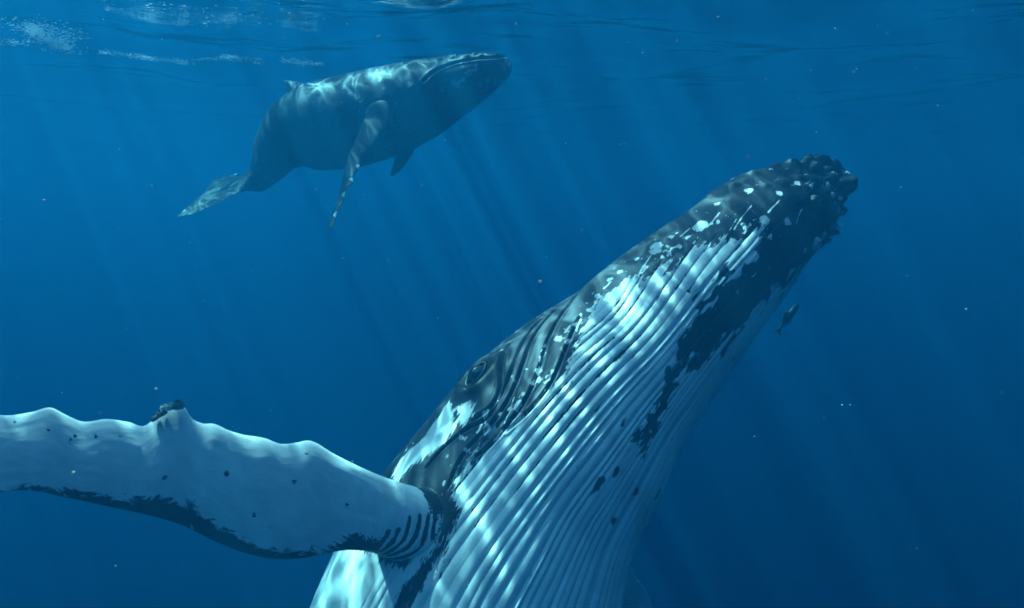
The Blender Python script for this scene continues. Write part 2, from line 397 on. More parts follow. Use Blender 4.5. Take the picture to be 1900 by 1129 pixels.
        if 'folds' in h: pf = pf + (fold_pig - pf)*sm(0.05, 0.6, m_)
        pg = np.concatenate([pf, pg]); tn = np.concatenate([np.zeros_like(pf) + tn[0].mean(), tn])
        dl = np.concatenate([np.full(n0, 0.03), np.linalg.norm(np.gradient(mid, axis=0), axis=1)])
        sc = np.stack([np.cumsum(dl)[:, None]*np.ones((1, m)) + 20, np.concatenate([np.repeat((c*cl[0])[None], n0, 0), c[None]*cl]) + 3*np.sign(np.sin(phi))[None], np.zeros((len(allV), m))], -1)
        return allV, pg, tn, sc
    def calm(w, h):              # no folds right at the rim of the shoulder
        s0, s1, t0, t1 = w.s[h['i0']], w.s[h['i1']], w.th[h['j0']], w.th[h['j1']]
        dx = np.maximum(np.maximum(s0 - w.S, w.S - s1), 0); dy = np.maximum(np.maximum(t0 - w.TH, w.TH - t1), 0)*w.A
        w.disp *= sm(0.0, 0.12, np.hypot(dx, dy))
    def round_hole(w, h):        # pull the square rim of the hole into an ellipse
        ci, cj, hi, hj = (h['i0']+h['i1'])/2, (h['j0']+h['j1'])/2, (h['i1']-h['i0'])/2, (h['j1']-h['j0'])/2
        i0, i1 = int(max(ci - 2.2*hi, 1)), int(min(ci + 2.2*hi, len(w.s)-2)); j0, j1 = int(max(cj - 2.2*hj, 1)), int(min(cj + 2.2*hj, len(w.th)-2))
        II, JJ = np.meshgrid(np.arange(i0, i1), np.arange(j0, j1), indexing='ij'); p, q = (II - ci)/hi, (JJ - cj)/hj
        ri = np.maximum(np.abs(p), np.abs(q)); r2 = np.maximum(np.hypot(p, q), 1e-6); k = 1 - sm(1.0, 2.1, ri)
        sc = 1 + k*(np.maximum(ri, 1e-6)/r2 - 1); fi, fj = ci + p*sc*hi, cj + q*sc*hj
        a, b = np.clip(np.floor(fi).astype(int), 0, len(w.s)-2), np.clip(np.floor(fj).astype(int), 0, len(w.th)-2); u, v = fi - a, fj - b
        for nm in ('base', 'N', 'disp', 'pig', 'tone', 'S', 'TH', 'A'):
            X = getattr(w, nm).copy(); uu, vv = (u[..., None], v[..., None]) if X.ndim == 3 else (u, v)
            Y = (X[a, b]*(1-uu) + X[a+1, b]*uu)*(1-vv) + (X[a, b+1]*(1-uu) + X[a+1, b+1]*uu)*vv
            X[i0:i1, j0:j1] = Y; setattr(w, nm, X)
    def hole(w, p0, p1, half_th, side=1):
        i0, j = w.skin(*p0); i1, j2 = w.skin(*p1)
        if i1 < i0: i0, i1 = i1, i0
        return w.hole_st(w.s[i0], w.s[i1], (w.th[j] + w.th[j2])/2*side, half_th)
    def hole_st(w, s0, s1, thc, half_th):
        i0, i1 = np.searchsorted(w.s, s0), np.searchsorted(w.s, s1)
        j0, j1 = np.searchsorted(w.th, thc - half_th), np.searchsorted(w.th, thc + half_th)
        return dict(i0=int(i0), i1=int(i1), j0=int(j0), j1=int(j1))

def cols_fn(nv, nd, lim=math.radians(118)):
    v = np.linspace(-lim, lim, nv); d = np.linspace(lim, 2*math.pi - lim, nd + 2)[1:-1]
    d = np.where(d > math.pi, d - 2*math.pi, d); return np.sort(np.concatenate([v, d]))

# barnacle shared mesh: a ribbed cone with a crater
def barnacle_mesh():
    v = []; f = []; N = 8
    for r, z in ((1.0, -0.15), (0.72, 0.55), (0.5, 0.78), (0.3, 0.35)):
        for k in range(N):
            a = 2*math.pi*k/N; rr = r*(1 + 0.10*(k % 2)); v.append((rr*math.cos(a), rr*math.sin(a), z))
    for r in range(3):
        for k in range(N): f.append((r*N+k, r*N+(k+1) % N, (r+1)*N+(k+1) % N, (r+1)*N+k))
    f.append(tuple(3*N + k for k in range(N)))
    me = bpy.data.meshes.new('barnacle'); me.from_pydata(v, [], f); return me
BARN = barnacle_mesh(); BARN.materials.append(plain_material('barnacle_shell', (0.16, 0.17, 0.16), (0.70, 0.72, 0.70), 2.5, 0.6, 0.3))
BARN_DARK = BARN.copy(); BARN_DARK.materials.clear(); BARN_DARK.materials.append(plain_material('barnacle_dark', (0.015, 0.018, 0.02), (0.10, 0.11, 0.11), 2.0, 0.5, 0.3))
def put_barnacle(p, n, r, parent, me=BARN, hgt=1.0):
    o = bpy.data.objects.new('barnacle', me); COL.objects.link(o); o.parent = parent; o.matrix_parent_inverse = Matrix.Translation(-parent.location)
    o.location = tuple(p); q = Vector(n).to_track_quat('Z', 'Y'); o.rotation_mode = 'QUATERNION'; o.rotation_quaternion = q
    o.scale = (r, r, r*hgt); return o

# ------------------------------------------------------------------ the mother
def mother():
    ctrl = [(1552, 334, 7.75, 3), (1548, 337, 7.74, 26), (1535, 345, 7.72, 44), (1514, 357, 7.7, 59), (1486, 379, 7.65, 77),
            (1448, 403, 7.55, 92), (1410, 427, 7.48, 108), (1335, 500, 7.3, 126), (1256, 575, 7.15, 146), (1170, 662, 6.98, 168),
            (1086, 747, 6.83, 197), (1023, 828, 6.7, 217), (967, 915, 6.58, 230), (905, 1040, 6.45, 262), (858, 1190, 6.35, 292),
            (835, 1400, 6.4, 300), (860, 1700, 6.8, 270), (950, 2050, 7.6, 190), (1080, 2400, 8.6, 110), (1180, 2600, 9.3, 55), (1230, 2700, 9.7, 24)]
    q = (0.744, -0.668)
    phi = math.radians(38)
    Vv = cdir(q[0]*math.sin(phi), q[1]*math.sin(phi), math.cos(phi))
    def rows(L):
        a = 0.5*np.linspace(0, 1, 90)**1.6; b = np.linspace(0.5, 5.6, 420)[1:]; c = np.linspace(5.6, L, 90)[1:]
        return np.concatenate([a, b, c])
    w = Whale(ctrl, Vv, rows, cols_fn(940, 110), 2.8)
    w.shape(lambda s: 1.0 + 0*s, lambda s: 0.80 + 0.15*sm(2.5, 5, s))
    S, TH = w.S, w.TH; aT = np.abs(TH); deg = math.pi/180
    root = empty('humpback_whale', w.cen[300])
    tag(root, 'large adult humpback whale rising head up, white grooved throat and long white flipper', 'whale')
    # --- ventral pleats
    ff = herm([0, 0.7, 1.3, 1.8, 2.3, 2.8, 3.3, w.len], [.58, .55, .49, .39, .23, .07, 0, 0], w.s)[:, None]
    rf_ = herm([0, 2.6, 3.2, 3.8, 4.4, 5.0, 5.8, w.len], [0, 0, .03, .10, .20, .32, .42, .42], w.s)[:, None]
    g = aT/deg/(1 + ff*(aT/deg/70)**1.3)/(1 + rf_) + 1.2*vnoise(S*0.7, TH*1.2, 4.0) + 0.35*vnoise(S*1.9, TH*4, 7.0)
    wd_ = (3.1 + 0.045*np.arange(40))*(1 + 0.75*(np.random.default_rng(5).random(40) - 0.5)); ed = np.cumsum(wd_) - 2.0
    k = np.interp(g, ed, np.arange(40)); kn = np.round(k); x = np.abs(k - kn)*2; kk = np.floor(k)
    ridge = 0.55*(1 - (1 - x)**2.2) + 0.45*x**0.32
    lim = (1 - sm(84, 93, g)) * sm(0.35, 0.95, S) * (1 - sm(6.5, 8.0, S))*(1 - 0.75*(1 - sm(15, 45, aT/deg))*(1 - sm(1.6, 2.8, S)))
    lim *= 1 - 0.8*sm(0.15, 0.6, vnoise(S*0.8 + 5, kn*3.7, 1.0))
    amp = 0.019*np.clip(w.A/0.85, 0.35, 1.15)*(1 + 0.3*vnoise(S*0.7, kk*2.1, 5.5))
    # --- pigment: white throat below a ragged line, dark chin
    edge = w.st([(1560, 420), (1500, 425), (1440, 425), (1380, 440), (1290, 462), (1220, 505), (1160, 540), (1110, 590), (1080, 640), (1060, 690),
                 (1000, 745), (930, 805), (880, 862), (845, 915), (822, 970), (770, 1030), (720, 1090)])
    o = np.argsort(edge[:, 0]); es, et = edge[o, 0], edge[o, 1]; kp = np.concatenate([[True], np.diff(es) > 1e-3])
    thb = np.interp(w.s, es[kp], et[kp]); thb = np.where(w.s > es[kp][-1], thb + sm(es[kp][-1], es[kp][-1] + 0.9, w.s)*22*deg, thb)
    w.pig = np.clip((thb[:, None] - aT)*w.A, -0.5, 0.5)
    # alternating pleats reach further up
    w.pig += 0.05*np.sin(kk*2.4) * (np.abs(w.pig) < 0.3)
    spk = vnoise(S*17, TH*w.A*26, 3.0) + 0.5*vnoise(S*40, TH*w.A*55, 9.0)
    speck = np.where((w.pig < 0) & (w.pig > -0.3) & (S > 1.3), (spk - 0.62 - 1.3*np.maximum(-w.pig - 0.06, 0))*0.12, -0.5)
    lim *= 0.06 + 0.94*sm(-0.10, 0.01, w.pig)
    w.disp += amp*(ridge - 1)*lim
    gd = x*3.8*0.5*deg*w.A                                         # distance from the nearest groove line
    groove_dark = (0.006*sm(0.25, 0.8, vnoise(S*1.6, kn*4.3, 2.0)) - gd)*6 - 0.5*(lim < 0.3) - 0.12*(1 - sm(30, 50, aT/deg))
    chin = w.smooth(w.st([(1432, 425), (1400, 470), (1345, 520), (1300, 575), (1280, 625), (1268, 655), (1290, 672), (1330, 655), (1370, 620), (1420, 565), (1470, 510), (1530, 455), (1560, 415), (1560, 395), (1500, 380), (1440, 395)]), 60)
    w.black(w.sd(chin) + 0.08*vnoise(S*3.0, kk*2.3, 1) + 0.05*vnoise(S*10, kk*1.7, 2) + 0.07*vnoise(S*13, TH*w.A*34, 5.0))
    tail_mid = w.smooth(w.st([(1290, 640), (1250, 690), (1235, 735), (1215, 780), (1190, 820)]), 20)
    Dm = w.dist(tail_mid)
    w.black(0.05 - Dm + 0.06*vnoise(S*5, kk*5.1, 3) + 0.04*vnoise(S*15, kk*3.1, 3) + 0.05*vnoise(S*13, TH*w.A*34, 6.0))
    flank = aT > 0
    # scattered dark flecks down the midline pleats
    fl = vnoise(S*6.5, TH*w.A*13, 12.5)
    w.black(np.where((aT/deg < 42) & (S > 1.2) & (S < 5), (fl - 0.66 - 0.10*sm(2.5, 4.5, S))*0.3, -0.5))
    # white blotches behind the eye and above the pleats
    for pts in ([(728, 885), (748, 850), (790, 815), (815, 775), (832, 752), (842, 775), (838, 800), (815, 825), (785, 850), (758, 872), (742, 890)],
                [(850, 765), (868, 748), (872, 770), (862, 782)],
                [(920, 818), (960, 782), (975, 775), (968, 790), (935, 822)],
                [(845, 925), (855, 890), (882, 862), (890, 870), (868, 905), (850, 940)],
                [(1090, 600), (1115, 560), (1150, 530), (1180, 515), (1180, 560), (1120, 620), (1075, 690), (1060, 690), (1075, 640)]):
        w.white(w.sd(w.smooth(w.st(pts), 30)) + 0.015)
    sfl = w.st([(706, 1030)])[0][0]
    w.white(np.minimum((S - sfl)*0.8, (150*deg - aT)*w.A))
    spots = [(1303, 418, 10), (1296, 422, 9), (1217, 456, 10), (1214, 466, 9), (1357, 341, 5), (1390, 355, 6), (1037, 630, 5), (1000, 690, 4), (996, 705, 4), (962, 750, 5), (958, 760, 4),
             (905, 800, 4), (1130, 520, 4), (1110, 550, 5), (1095, 575, 4), (1418, 408, 7), (1462, 412, 6), (1330, 380, 3), (1445, 360, 4), (1480, 340, 4), (950, 700, 3), (1180, 480, 4), (1150, 505, 4), (1245, 440, 3)]
    for x, y, r in spots:
        i, j = w.skin(x, y); d = np.linalg.norm(w.base - w.base[i, j], axis=-1); w.white((r*w.d[i, j]/F - d)*2.4 + 0.02)
    w.black(w.sd(w.smooth(w.st([(798, 900), (815, 935), (806, 960), (780, 950)]), 20)))
    w.white(speck)
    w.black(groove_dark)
    seam = w.smooth(w.st([(838, 955), (826, 992), (804, 1035), (772, 1082), (738, 1126)]), 20); Ds = w.dist(seam)
    w.black(0.045 - Ds + 0.03*vnoise(S*9, TH*w.A*20, 4.0)); w.disp -= 0.03*np.exp(-(Ds/0.05)**2)
    # --- pale lower lip band speckle, greyer skin by the eye
    w.tone += 0.45*np.exp(-((S - 3.0)/1.0)**2)*sm(50, 80, aT/deg) + 0.12*sm(0.6, 1.6, S)*sm(85, 105, aT/deg)
    w.tone -= 0.25*(1 - sm(0.5, 1.1, S))
    # --- mouth line, face folds
    ml = np.interp(w.s, [0, 0.3, 1.2, 2.2, 2.8, 3.05], np.array([96, 108, 120, 126, 116, 98])*deg)[:, None]
    md = np.abs(aT - ml)*w.A; w.disp -= 0.05*np.exp(-(md/0.025)**2)*(1 - sm(2.95, 3.1, S))*sm(0.03, 0.15, S)
    w.disp += 0.04*np.exp(-((aT - ml)*w.A/0.10 + 1.0)**2)*(1 - sm(2.6, 3.0, S))*sm(0.05, 0.3, S)
    for pts, wd, dp in (([(1003, 592), (968, 640), (950, 690), (925, 745), (905, 775), (860, 800), (820, 835), (790, 870)], 0.010, 0.024),
                        ([(1030, 575), (985, 635), (970, 680), (945, 740), (910, 790), (870, 830), (840, 880), (828, 930)], 0.010, 0.026),
                        ([(1060, 560), (1015, 635), (1003, 680), (980, 735), (945, 785), (905, 830), (880, 850)], 0.010, 0.024),
                        ([(1075, 590), (1045, 660), (1020, 715), (985, 760), (940, 800)], 0.009, 0.022),
                        ([(945, 640), (933, 690), (930, 720), (912, 755), (880, 780)], 0.014, 0.026)):
        w.fold(pts, wd, dp, dp*0.25)
    for pts in ([(1003, 662), (1001, 690), (993, 714)], [(955, 738), (948, 760), (936, 786)], [(1394, 383), (1376, 405), (1362, 426)], [(1366, 408), (1346, 440), (1325, 480)], [(1446, 373), (1425, 396)],
                [(1490, 388), (1479, 414)], [(870, 860), (858, 882)], [(902, 798), (884, 816)], [(1120, 545), (1098, 590), (1080, 640)], [(1210, 470), (1190, 500), (1170, 545)], [(1335, 395), (1318, 415)], [(1280, 425), (1262, 440)]):
        w.white((0.005 - w.dist(w.st(pts)))*7)
    # --- eye
    ei, ej = w.skin(888, 700); ec = w.base[ei, ej].copy(); en = w.N[ei, ej].copy()
    tl = -w.T[ei]; up = norm(np.cross(en, tl)); rel = w.base - ec; ex, ey = rel @ tl, rel @ up; rr = np.sqrt((ex/0.19)**2 + (ey/0.13)**2)
    w.disp += 0.035*np.exp(-((rr - 1.0)/0.4)**2)*(1 + 0.12*vnoise(ex*14, ey*14, 1.0)) - 0.05*np.exp(-(rr/0.55)**2) + 0.03*np.exp(-(rr/1.6)**2)
    w.tone -= 0.7*np.exp(-(rr/1.15)**2); w.pig = np.where(rr < 1.5, -0.5, w.pig)
    # --- tubercles on the jaw tip and along the lip
    tub = [(1520, 298, .085, .075), (1552, 312, .075, .065), (1570, 345, .07, .07), (1542, 335, .06, .05), (1497, 308, .06, .05), (1508, 335, .06, .045), (1530, 360, .06, .04), (1556, 372, .06, .045),
           (1565, 392, .05, .05), (1540, 402, .06, .04), (1512, 412, .055, .03), (1548, 425, .05, .045), (1530, 440, .06, .05), (1508, 452, .05, .045), (1470, 303, .06, .04), (1440, 316, .05, .03), (1400, 328, .045, .025),
           (1485, 330, .05, .03), (1455, 340, .05, .025), (1420, 345, .045, .02), (1365, 345, .04, .022), (1320, 365, .04, .02), (1575, 325, .05, .05), (1535, 318, .05, .05), (1520, 390, .05, .03), (1250, 465, .03, .015), (1515, 318, .05, .05)]
    for x, y, r, h in tub: w.bump(x, y, r*1.0, h*(1.25 if h > .032 else 0.9), 2.7 if h > .032 else 2.2)
    for x, y, r in ((1508, 452, .035), (1530, 440, .03), (1548, 425, .028), (1555, 330, .02), (1565, 318, .02), (1516, 372, .03), (1535, 345, .018), (1563, 398, .028), (1505, 345, .018)):
        i, j = w.skin(x, y); w.white(r*0.6 - np.linalg.norm(w.base - w.base[i, j], axis=-1) + 0.01)
    w.disp += 0.012*vnoise(S*2.2, TH*3, 6.6)*sm(0.2, 0.6, S) + (0.030*vnoise(w.base[..., 0]*9, w.base[..., 1]*9, w.base[..., 2]*9) + 0.014*vnoise(w.base[..., 0]*24, w.base[..., 1]*24, w.base[..., 2]*24))*(1 - sm(0.35, 1.0, S))
    # --- right flipper (towards the left of the picture)
    LEx = [690, 650, 612, 590, 575, 548, 522, 490, 452, 420, 398, 372, 352, 340, 322, 300, 285, 270, 240, 200, 150, 122, 95, 60, 20, -40, -90, -150, -220, -300, -380, -460, -540, -600]
    LEy = [876, 858, 838, 824, 818, 822, 824, 813, 807, 797, 787, 785, 772, 752, 750, 760, 778, 790, 784, 778, 782, 770, 757, 765, 771, 768, 780, 778, 795, 795, 815, 830, 858, 890]
    TEx = [690, 650, 600, 560, 520, 450, 400, 330, 290, 200, 130, 50, 0, -100, -200, -300, -400, -500, -600]
    TEy = [1027, 1021, 1028, 1036, 1038, 1025, 1005, 972, 960, 940, 925, 910, 914, 925, 930, 930, 925, 915, 905]
    xs = np.linspace(655, -600, 150)
    ly = herm(-np.array(LEx), np.array(LEy), -xs); ty = herm(-np.array(TEx), np.array(TEy), -xs)
    ri, rj = w.skin(740, 960); d0 = w.d[ri, rj]
    tt = (655 - xs)/1255; dep = d0 - 0.30 - 1.15*tt**0.9
    stn = np.stack([xs, ly, xs, ty, dep + 0.0, dep - 0.11], -1)
    h1 = w.hole((797, 908), (722, 1040), 0.23)
    w.calm(h1)
    bandx = [-600, 0, 60, 130, 220, 290, 330, 400, 450, 520, 560, 600, 650, 690]; bandp = [6, 7, 9, 12, 20, 34, 48, 34, 26, 20, 10, 8, 26, 52]
    def pig1(t, c, cl, sn):
        x = 655 - 1255*t; band = np.interp(x, bandx, bandp)*0.8*5.4/F
        f = (1 - c)*cl - band
        f = f + 0.02*vnoise(t*90, c*6, 1.1)
        lyy, tyy = np.interp(-x, -xs, ly), np.interp(-x, -xs, ty)
        for mx, my, r in ((92, 800, 6), (132, 818, 6), (140, 812, 4), (225, 812, 6), (30, 785, 5), (308, 888, 8), (420, 880, 6), (545, 895, 5), (588, 884, 5), (640, 940, 7), (240, 930, 5), (360, 930, 5), (180, 812, 5), (500, 980, 4), (567, 843, 4), (470, 955, 3), (60, 905, 8)):
            f = np.minimum(f, np.hypot(x - mx, (lyy + c*(tyy - lyy)) - my)*5.4/F*3 - r*5.4/F*1.6)
        return np.clip(f, -0.5, 0.5), np.zeros_like(f)
    h1.update(stations=stn, rings=420, thick=0.15, fillet=70, pig=pig1, wrinkle=1, folds=1)
    # --- left flipper (far side, low right, dim)
    st2 = []
    for t in np.linspace(0, 1, 30):
        lx = 1085 + 320*t**1.05; ly_ = 930 + 120*t + 560*t**1.5 + 6*math.sin(t*46); tw = 150*(1 - 0.75*t)
        st2.append((lx, ly_, lx - tw*1.0, ly_ + tw*0.75, 8.0 + 1.0*t, 8.1 + 1.1*t))
    s0 = w.s[h1['i0']]; s1 = w.s[h1['i1']]; tc = (w.th[h1['j0']] + w.th[h1['j1']])/2
    h2 = w.hole_st(s0, s1, -tc, 0.2)
    def pig2(t, c, cl, sn):
        f = (1 - c)*cl - 0.06 + 0.03*vnoise(t*40, c*5, 4.4); return np.clip(f, -0.5, 0.5), np.zeros_like(f)
    h2.update(stations=st2, rings=120, thick=0.11, fillet=20, pig=pig2)
    o = w.build('body', SKIN, root, [h1, h2])
    # --- eye ball and lids
    v = []; f = []; R0 = 0.075
    eye_c = ec + en*0.016; nr, nc = 14, 24
    for i in range(nr + 1):
        for j in range(nc):
            a = math.pi*0.5*i/nr; b_ = 2*math.pi*j/nc
            v.append(eye_c + R0*(math.sin(a)*(math.cos(b_)*tl*1.15 + math.sin(b_)*up*0.9) + math.cos(a)*en))
    for i in range(nr):
        for j in range(nc): f.append((i*nc+j, i*nc+(j+1) % nc, (i+1)*nc+(j+1) % nc, (i+1)*nc+j))
    b = NB('eye_surface'); b.bsdf((0.012, 0.014, 0.016), 0.08, 1.0)
    e = mesh_obj('eye', v, f, b.m, root)
    ring = []; rf = []
    for k in range(32):
        a = 2*math.pi*k/32
        for m_ in range(6):
            c_ = 2*math.pi*m_/6; tk = 0.006 + 0.012*max(0.0, math.sin(a))**0.7; rad = R0*1.12 + tk*math.cos(c_)
            ring.append(eye_c + (tl*1.35*math.cos(a) + up*0.8*math.sin(a))*rad + en*(0.02 + tk*math.sin(c_)))
    for k in range(32):
        for m_ in range(6): rf.append((k*6+m_, ((k+1) % 32)*6+m_, ((k+1) % 32)*6+(m_+1) % 6, k*6+(m_+1) % 6))
    b = NB('eyelid_skin'); b.bsdf((0.03, 0.034, 0.038), 0.4, 0.3); mesh_obj('eyelid', ring, rf, b.m, root)
    # --- barnacles
    pos = w.pos(); rr_ = random.Random(3)
    for x, y, r in [(1506, 452, 17), (1524, 438, 12), (1544, 416, 14), (1518, 300, 11), (1572, 340, 9), (1540, 330, 8), (1556, 388, 13), (1513, 372, 14), (1545, 362, 8), (1492, 466, 8),
                    (1480, 305, 6), (1430, 322, 6), (1350, 350, 4), (1515, 335, 6), (1560, 318, 6), (1497, 325, 5), (1470, 345, 5), (1530, 318, 5), (1553, 402, 7), (1500, 395, 5), (1440, 338, 5), (1405, 345, 4), (1460, 318, 4), (1533, 350, 5)]:
        if not r: continue
        i, j = w.skin(x, y); put_barnacle(pos[i, j] - w.N[i, j]*0.004, w.N[i, j], r*w.d[i, j]/F*0.85, root, BARN if rr_.random() < 0.55 else BARN_DARK, 0.55)
    # a curled pair on the tall knob of the flipper
    kd = d0 - 0.4 - 1.15*((655-320)/1255)**0.9
    for x, y, r, me in ((300, 768, 11, BARN_DARK), (288, 777, 9, BARN_DARK), (316, 756, 11, BARN), (330, 753, 13, BARN_DARK), (306, 757, 9, BARN)):
        put_barnacle(P(x, y, kd), norm(np.array(cdir(-0.15 + (x-310)*0.012, 0.9, 0.4))), r*kd/F, root, me, 0.9)
    return w
SKIN = skin_material('whale_skin', (0.006, 0.008, 0.011), (0.050, 0.060, 0.073), (0.84, 0.85, 0.84))
W1 = mother()

# ------------------------------------------------------------------ the calf
def calf():
    ctrl = [(948, 117, 11.2, 2), (943, 119, 11.2, 14), (932, 124, 11.22, 24), (912, 131, 11.27, 33), (880, 145, 11.35, 45), (830, 165, 11.5, 60), (780, 186, 11.65, 73),
            (720, 207, 11.8, 81), (650, 226, 12.0, 84), (590, 237, 12.15, 80), (545, 254, 12.25, 66), (513, 284, 12.3, 45), (496, 312, 12.3, 32), (478, 333, 12.3, 24), (459, 339, 12.25, 20),
            (436, 343, 12.2, 15), (414, 347, 12.2, 10), (392, 350, 12.2, 5)]
    Vv = norm(np.array(cdir(0.12, -0.95, 0.28)))
    vs = []
    for c in ctrl:
        k = np.clip((560 - c[0])/100, 0, 1); k = k*k*(3 - 2*k)
        vs.append(norm((1 - k)*Vv + k*norm(np.array(cdir(0.25, -0.87, -0.42)))))
    def rows(L): return np.concatenate([0.3*np.linspace(0, 1, 40)**1.6, np.linspace(0.3, L, 330)[1:]])
    w = Whale(ctrl, np.array(vs), rows, cols_fn(200, 90), 1.4)
    w.shape(lambda s: 1.0 + 0*s, lambda s: 1.0 + 0*s)
    S, TH = w.S, w.TH; aT = np.abs(TH); deg = math.pi/180; L = w.len
    # fluke: the last stretch spreads sideways, thins, and sweeps back
    sf = np.interp(478, [392, 414, 436, 459, 478], w.sk[[-1, -2, -3, -4, -5]]); u = np.clip((w.s - sf)/(L - sf), 0, 1)[:, None]
    wid = w.A*(1 - sm(0, .35, u)) + (0.16 + 0.80*sm(0.0, 0.72, u))*sm(0, .35, u); thn = w.A*(1 - sm(0, .5, u)) + 0.075*sm(0, .5, u)*(1 - 0.75*u)
    sn, cs = np.sin(TH), np.cos(TH); y = wid*sn
    y = np.where(u > 0, y, w.A*sn); z = np.where(u > 0, thn*cs*(1 - 0.6*np.abs(sn)*sm(0.1, .6, u)), w.A*cs)
    back = 0.22*u*np.abs(y)**1.4*(1.2) - 0.10*sm(0.6, 1, u)*np.exp(-(y/0.12)**2)
    w.base = w.cen[:, None] + w.R[:, None]*y[..., None] + w.V[:, None]*(z + 0.10*sm(0.2, 1, u)*np.abs(y)**1.5)[..., None] + w.T[:, None]*back[..., None]
    w.px, w.py, w.d = to_px(w.base); w._fp = None
    root = empty('whale_calf', w.cen[150])
    tag(root, 'small grey humpback whale calf swimming just under the surface, flipper hanging down', 'whale')
    # dorsal fin
    i, j = w.skin(532, 176); sd = w.s[i]
    x = (S - sd)/0.21; prof = np.clip(1 - np.abs(x - 0.15)*np.where(x < 0.15, 0.7, 1.5), 0, 1)**1.3*np.exp(-((math.pi - aT)*w.A/0.065)**2)
    w.disp += 0.42*prof
    w.base = w.base + w.T[:, None]*(0.20*prof**1.5)[..., None]
    # pleats, mouth, folds
    g = aT*(1 - 0.4*(1 - sm(0.1, 1.4, S)))/deg + 1.0*vnoise(S*2, TH, 3); k = g/9 + .5; fr = k - np.floor(k)
    w.disp += 0.016*np.clip(w.A/0.5, .3, 1)*(np.sqrt(np.clip(1 - (2*fr-1)**2, 0, 1)) - 1)*(1 - sm(48, 60, g))*sm(.25, .5, S)*(1 - sm(2.9, 3.4, S))
    mouth = [(944, 109), (915, 108), (885, 110), (855, 115), (825, 124), (800, 138), (786, 152)]
    w.fold(mouth, 0.018, 0.035, 0.012)
    D = w.dist(w.smooth(w.st(mouth)))
    w.pig = np.full_like(S, -0.5)
    for x_, y_, r in ((918, 152, 4), (930, 150, 4), (890, 155, 3), (850, 160, 3), (842, 157, 4), (860, 150, 3), (905, 150, 3), (940, 112, 4), (820, 168, 2.5), (760, 156, 2.5), (560, 160, 3), (945, 118, 4), (935, 128, 3)):
        i, j = w.skin(x_, y_); w.white(r*w.d[i, j]/F - np.linalg.norm(w.base - w.base[i, j], axis=-1) + 0.012)
    for pts in ([(700, 130), (706, 148), (712, 165)], [(630, 152), (650, 170), (668, 188)], [(885, 120), (882, 128), (865, 135)], [(940, 140), (932, 152)], [(852, 150), (845, 162)]):
        w.white(0.012 - w.dist(w.st(pts)))
    w.tone += 0.35*sm(75, 30, aT/deg) + 0.25*np.exp(-(D/0.12)**2)*(aT < 120*deg) + 0.15*np.exp(-((S - 0.9)/0.5)**2)*sm(70, 110, aT/deg)
    for x_, y_ in ((922, 103), (903, 101), (893, 104), (867, 107), (847, 105), (840, 109), (825, 106), (815, 112), (880, 102)):
        i, j = w.bump(x_, y_, 0.032, 0.03); w.tone -= 0.6*np.exp(-(np.linalg.norm(w.base - w.base[i, j], axis=-1)/0.03)**2)
    # pale blotches on the fluke
    ub = np.clip((S - sf)/(L - sf), 0, 1)
    w.white(np.where((ub > 0.05) & (aT > 80*deg), vnoise(S*5, y*5, 2)*0.3 - 0.19, -0.5)); w.tone -= 0.2*sm(0.0, 0.2, ub)
    w.disp += 0.006*vnoise(S*5, TH*4, 1)
    # right flipper
    LEp = [(722, 232), (712, 246), (703, 256), (694, 268), (684, 283), (672, 300), (664, 312), (660, 322), (656, 330), (652, 340), (646, 348), (641, 360), (635, 374), (629, 388), (624, 402), (618, 416), (613, 427)]
    TEp = [(676, 222), (668, 240), (662, 255), (656, 268), (650, 282), (645, 296), (641, 308), (638, 319), (636, 329), (634, 340), (631, 352), (627, 366), (623, 380), (618, 392), (614, 404), (610, 416), (608, 427)]
    i, j = w.skin(705, 215); d0 = w.d[i, j]
    stn = [(a[0] + (2.5 if n % 3 == 0 else -1), a[1], b[0], b[1], d0 - 0.12 - 0.035*n, d0 - 0.02 - 0.035*n) for n, (a, b) in enumerate(zip(LEp, TEp))]
    h1 = w.hole((735, 205), (678, 218), 0.30)
    def pig1(t, c, cl, sn):
        f = 0.16*np.maximum(0, np.sin(t*38 + 0.4))**2*(t > 0.3) - c*cl*2.0 - 0.05 + 0.10*vnoise(t*16, c*4, 1)*(t < 0.35)
        return np.clip(f, -0.5, 0.5), np.zeros_like(f) - 0.25
    h1.update(stations=stn, rings=150, thick=0.16, fillet=20, pig=pig1)
    # left flipper, beyond the belly
    LE2 = [(800, 235), (788, 250), (779, 262), (771, 275), (764, 288), (756, 300), (747, 312), (736, 322), (727, 327)]
    TE2 = [(742, 250), (740, 262), (738, 272), (736, 282), (733, 293), (730, 303), (728, 312), (725, 320), (723, 326)]
    stn2 = [(a[0], a[1], b[0], b[1], 12.0 + 0.03*n, 12.15 + 0.03*n) for n, (a, b) in enumerate(zip(LE2, TE2))]
    tc = (w.th[h1['j0']] + w.th[h1['j1']])/2
    h2 = w.hole_st(w.s[h1['i0']], w.s[h1['i1']], -max(tc - 0.1, 0.6), 0.3)
    h2.update(stations=stn2, rings=80, thick=0.14, fillet=16, pig=lambda t, c, cl, sn: (np.full_like(c*t, -0.3), np.zeros_like(c*t)))
    w.build('body', SKIN_CALF, root, [h1, h2])
    return w
SKIN_CALF = skin_material('calf_skin', (0.012, 0.015, 0.020), (0.085, 0.096, 0.112), (0.66, 0.70, 0.70), 1.8)
W2 = calf()

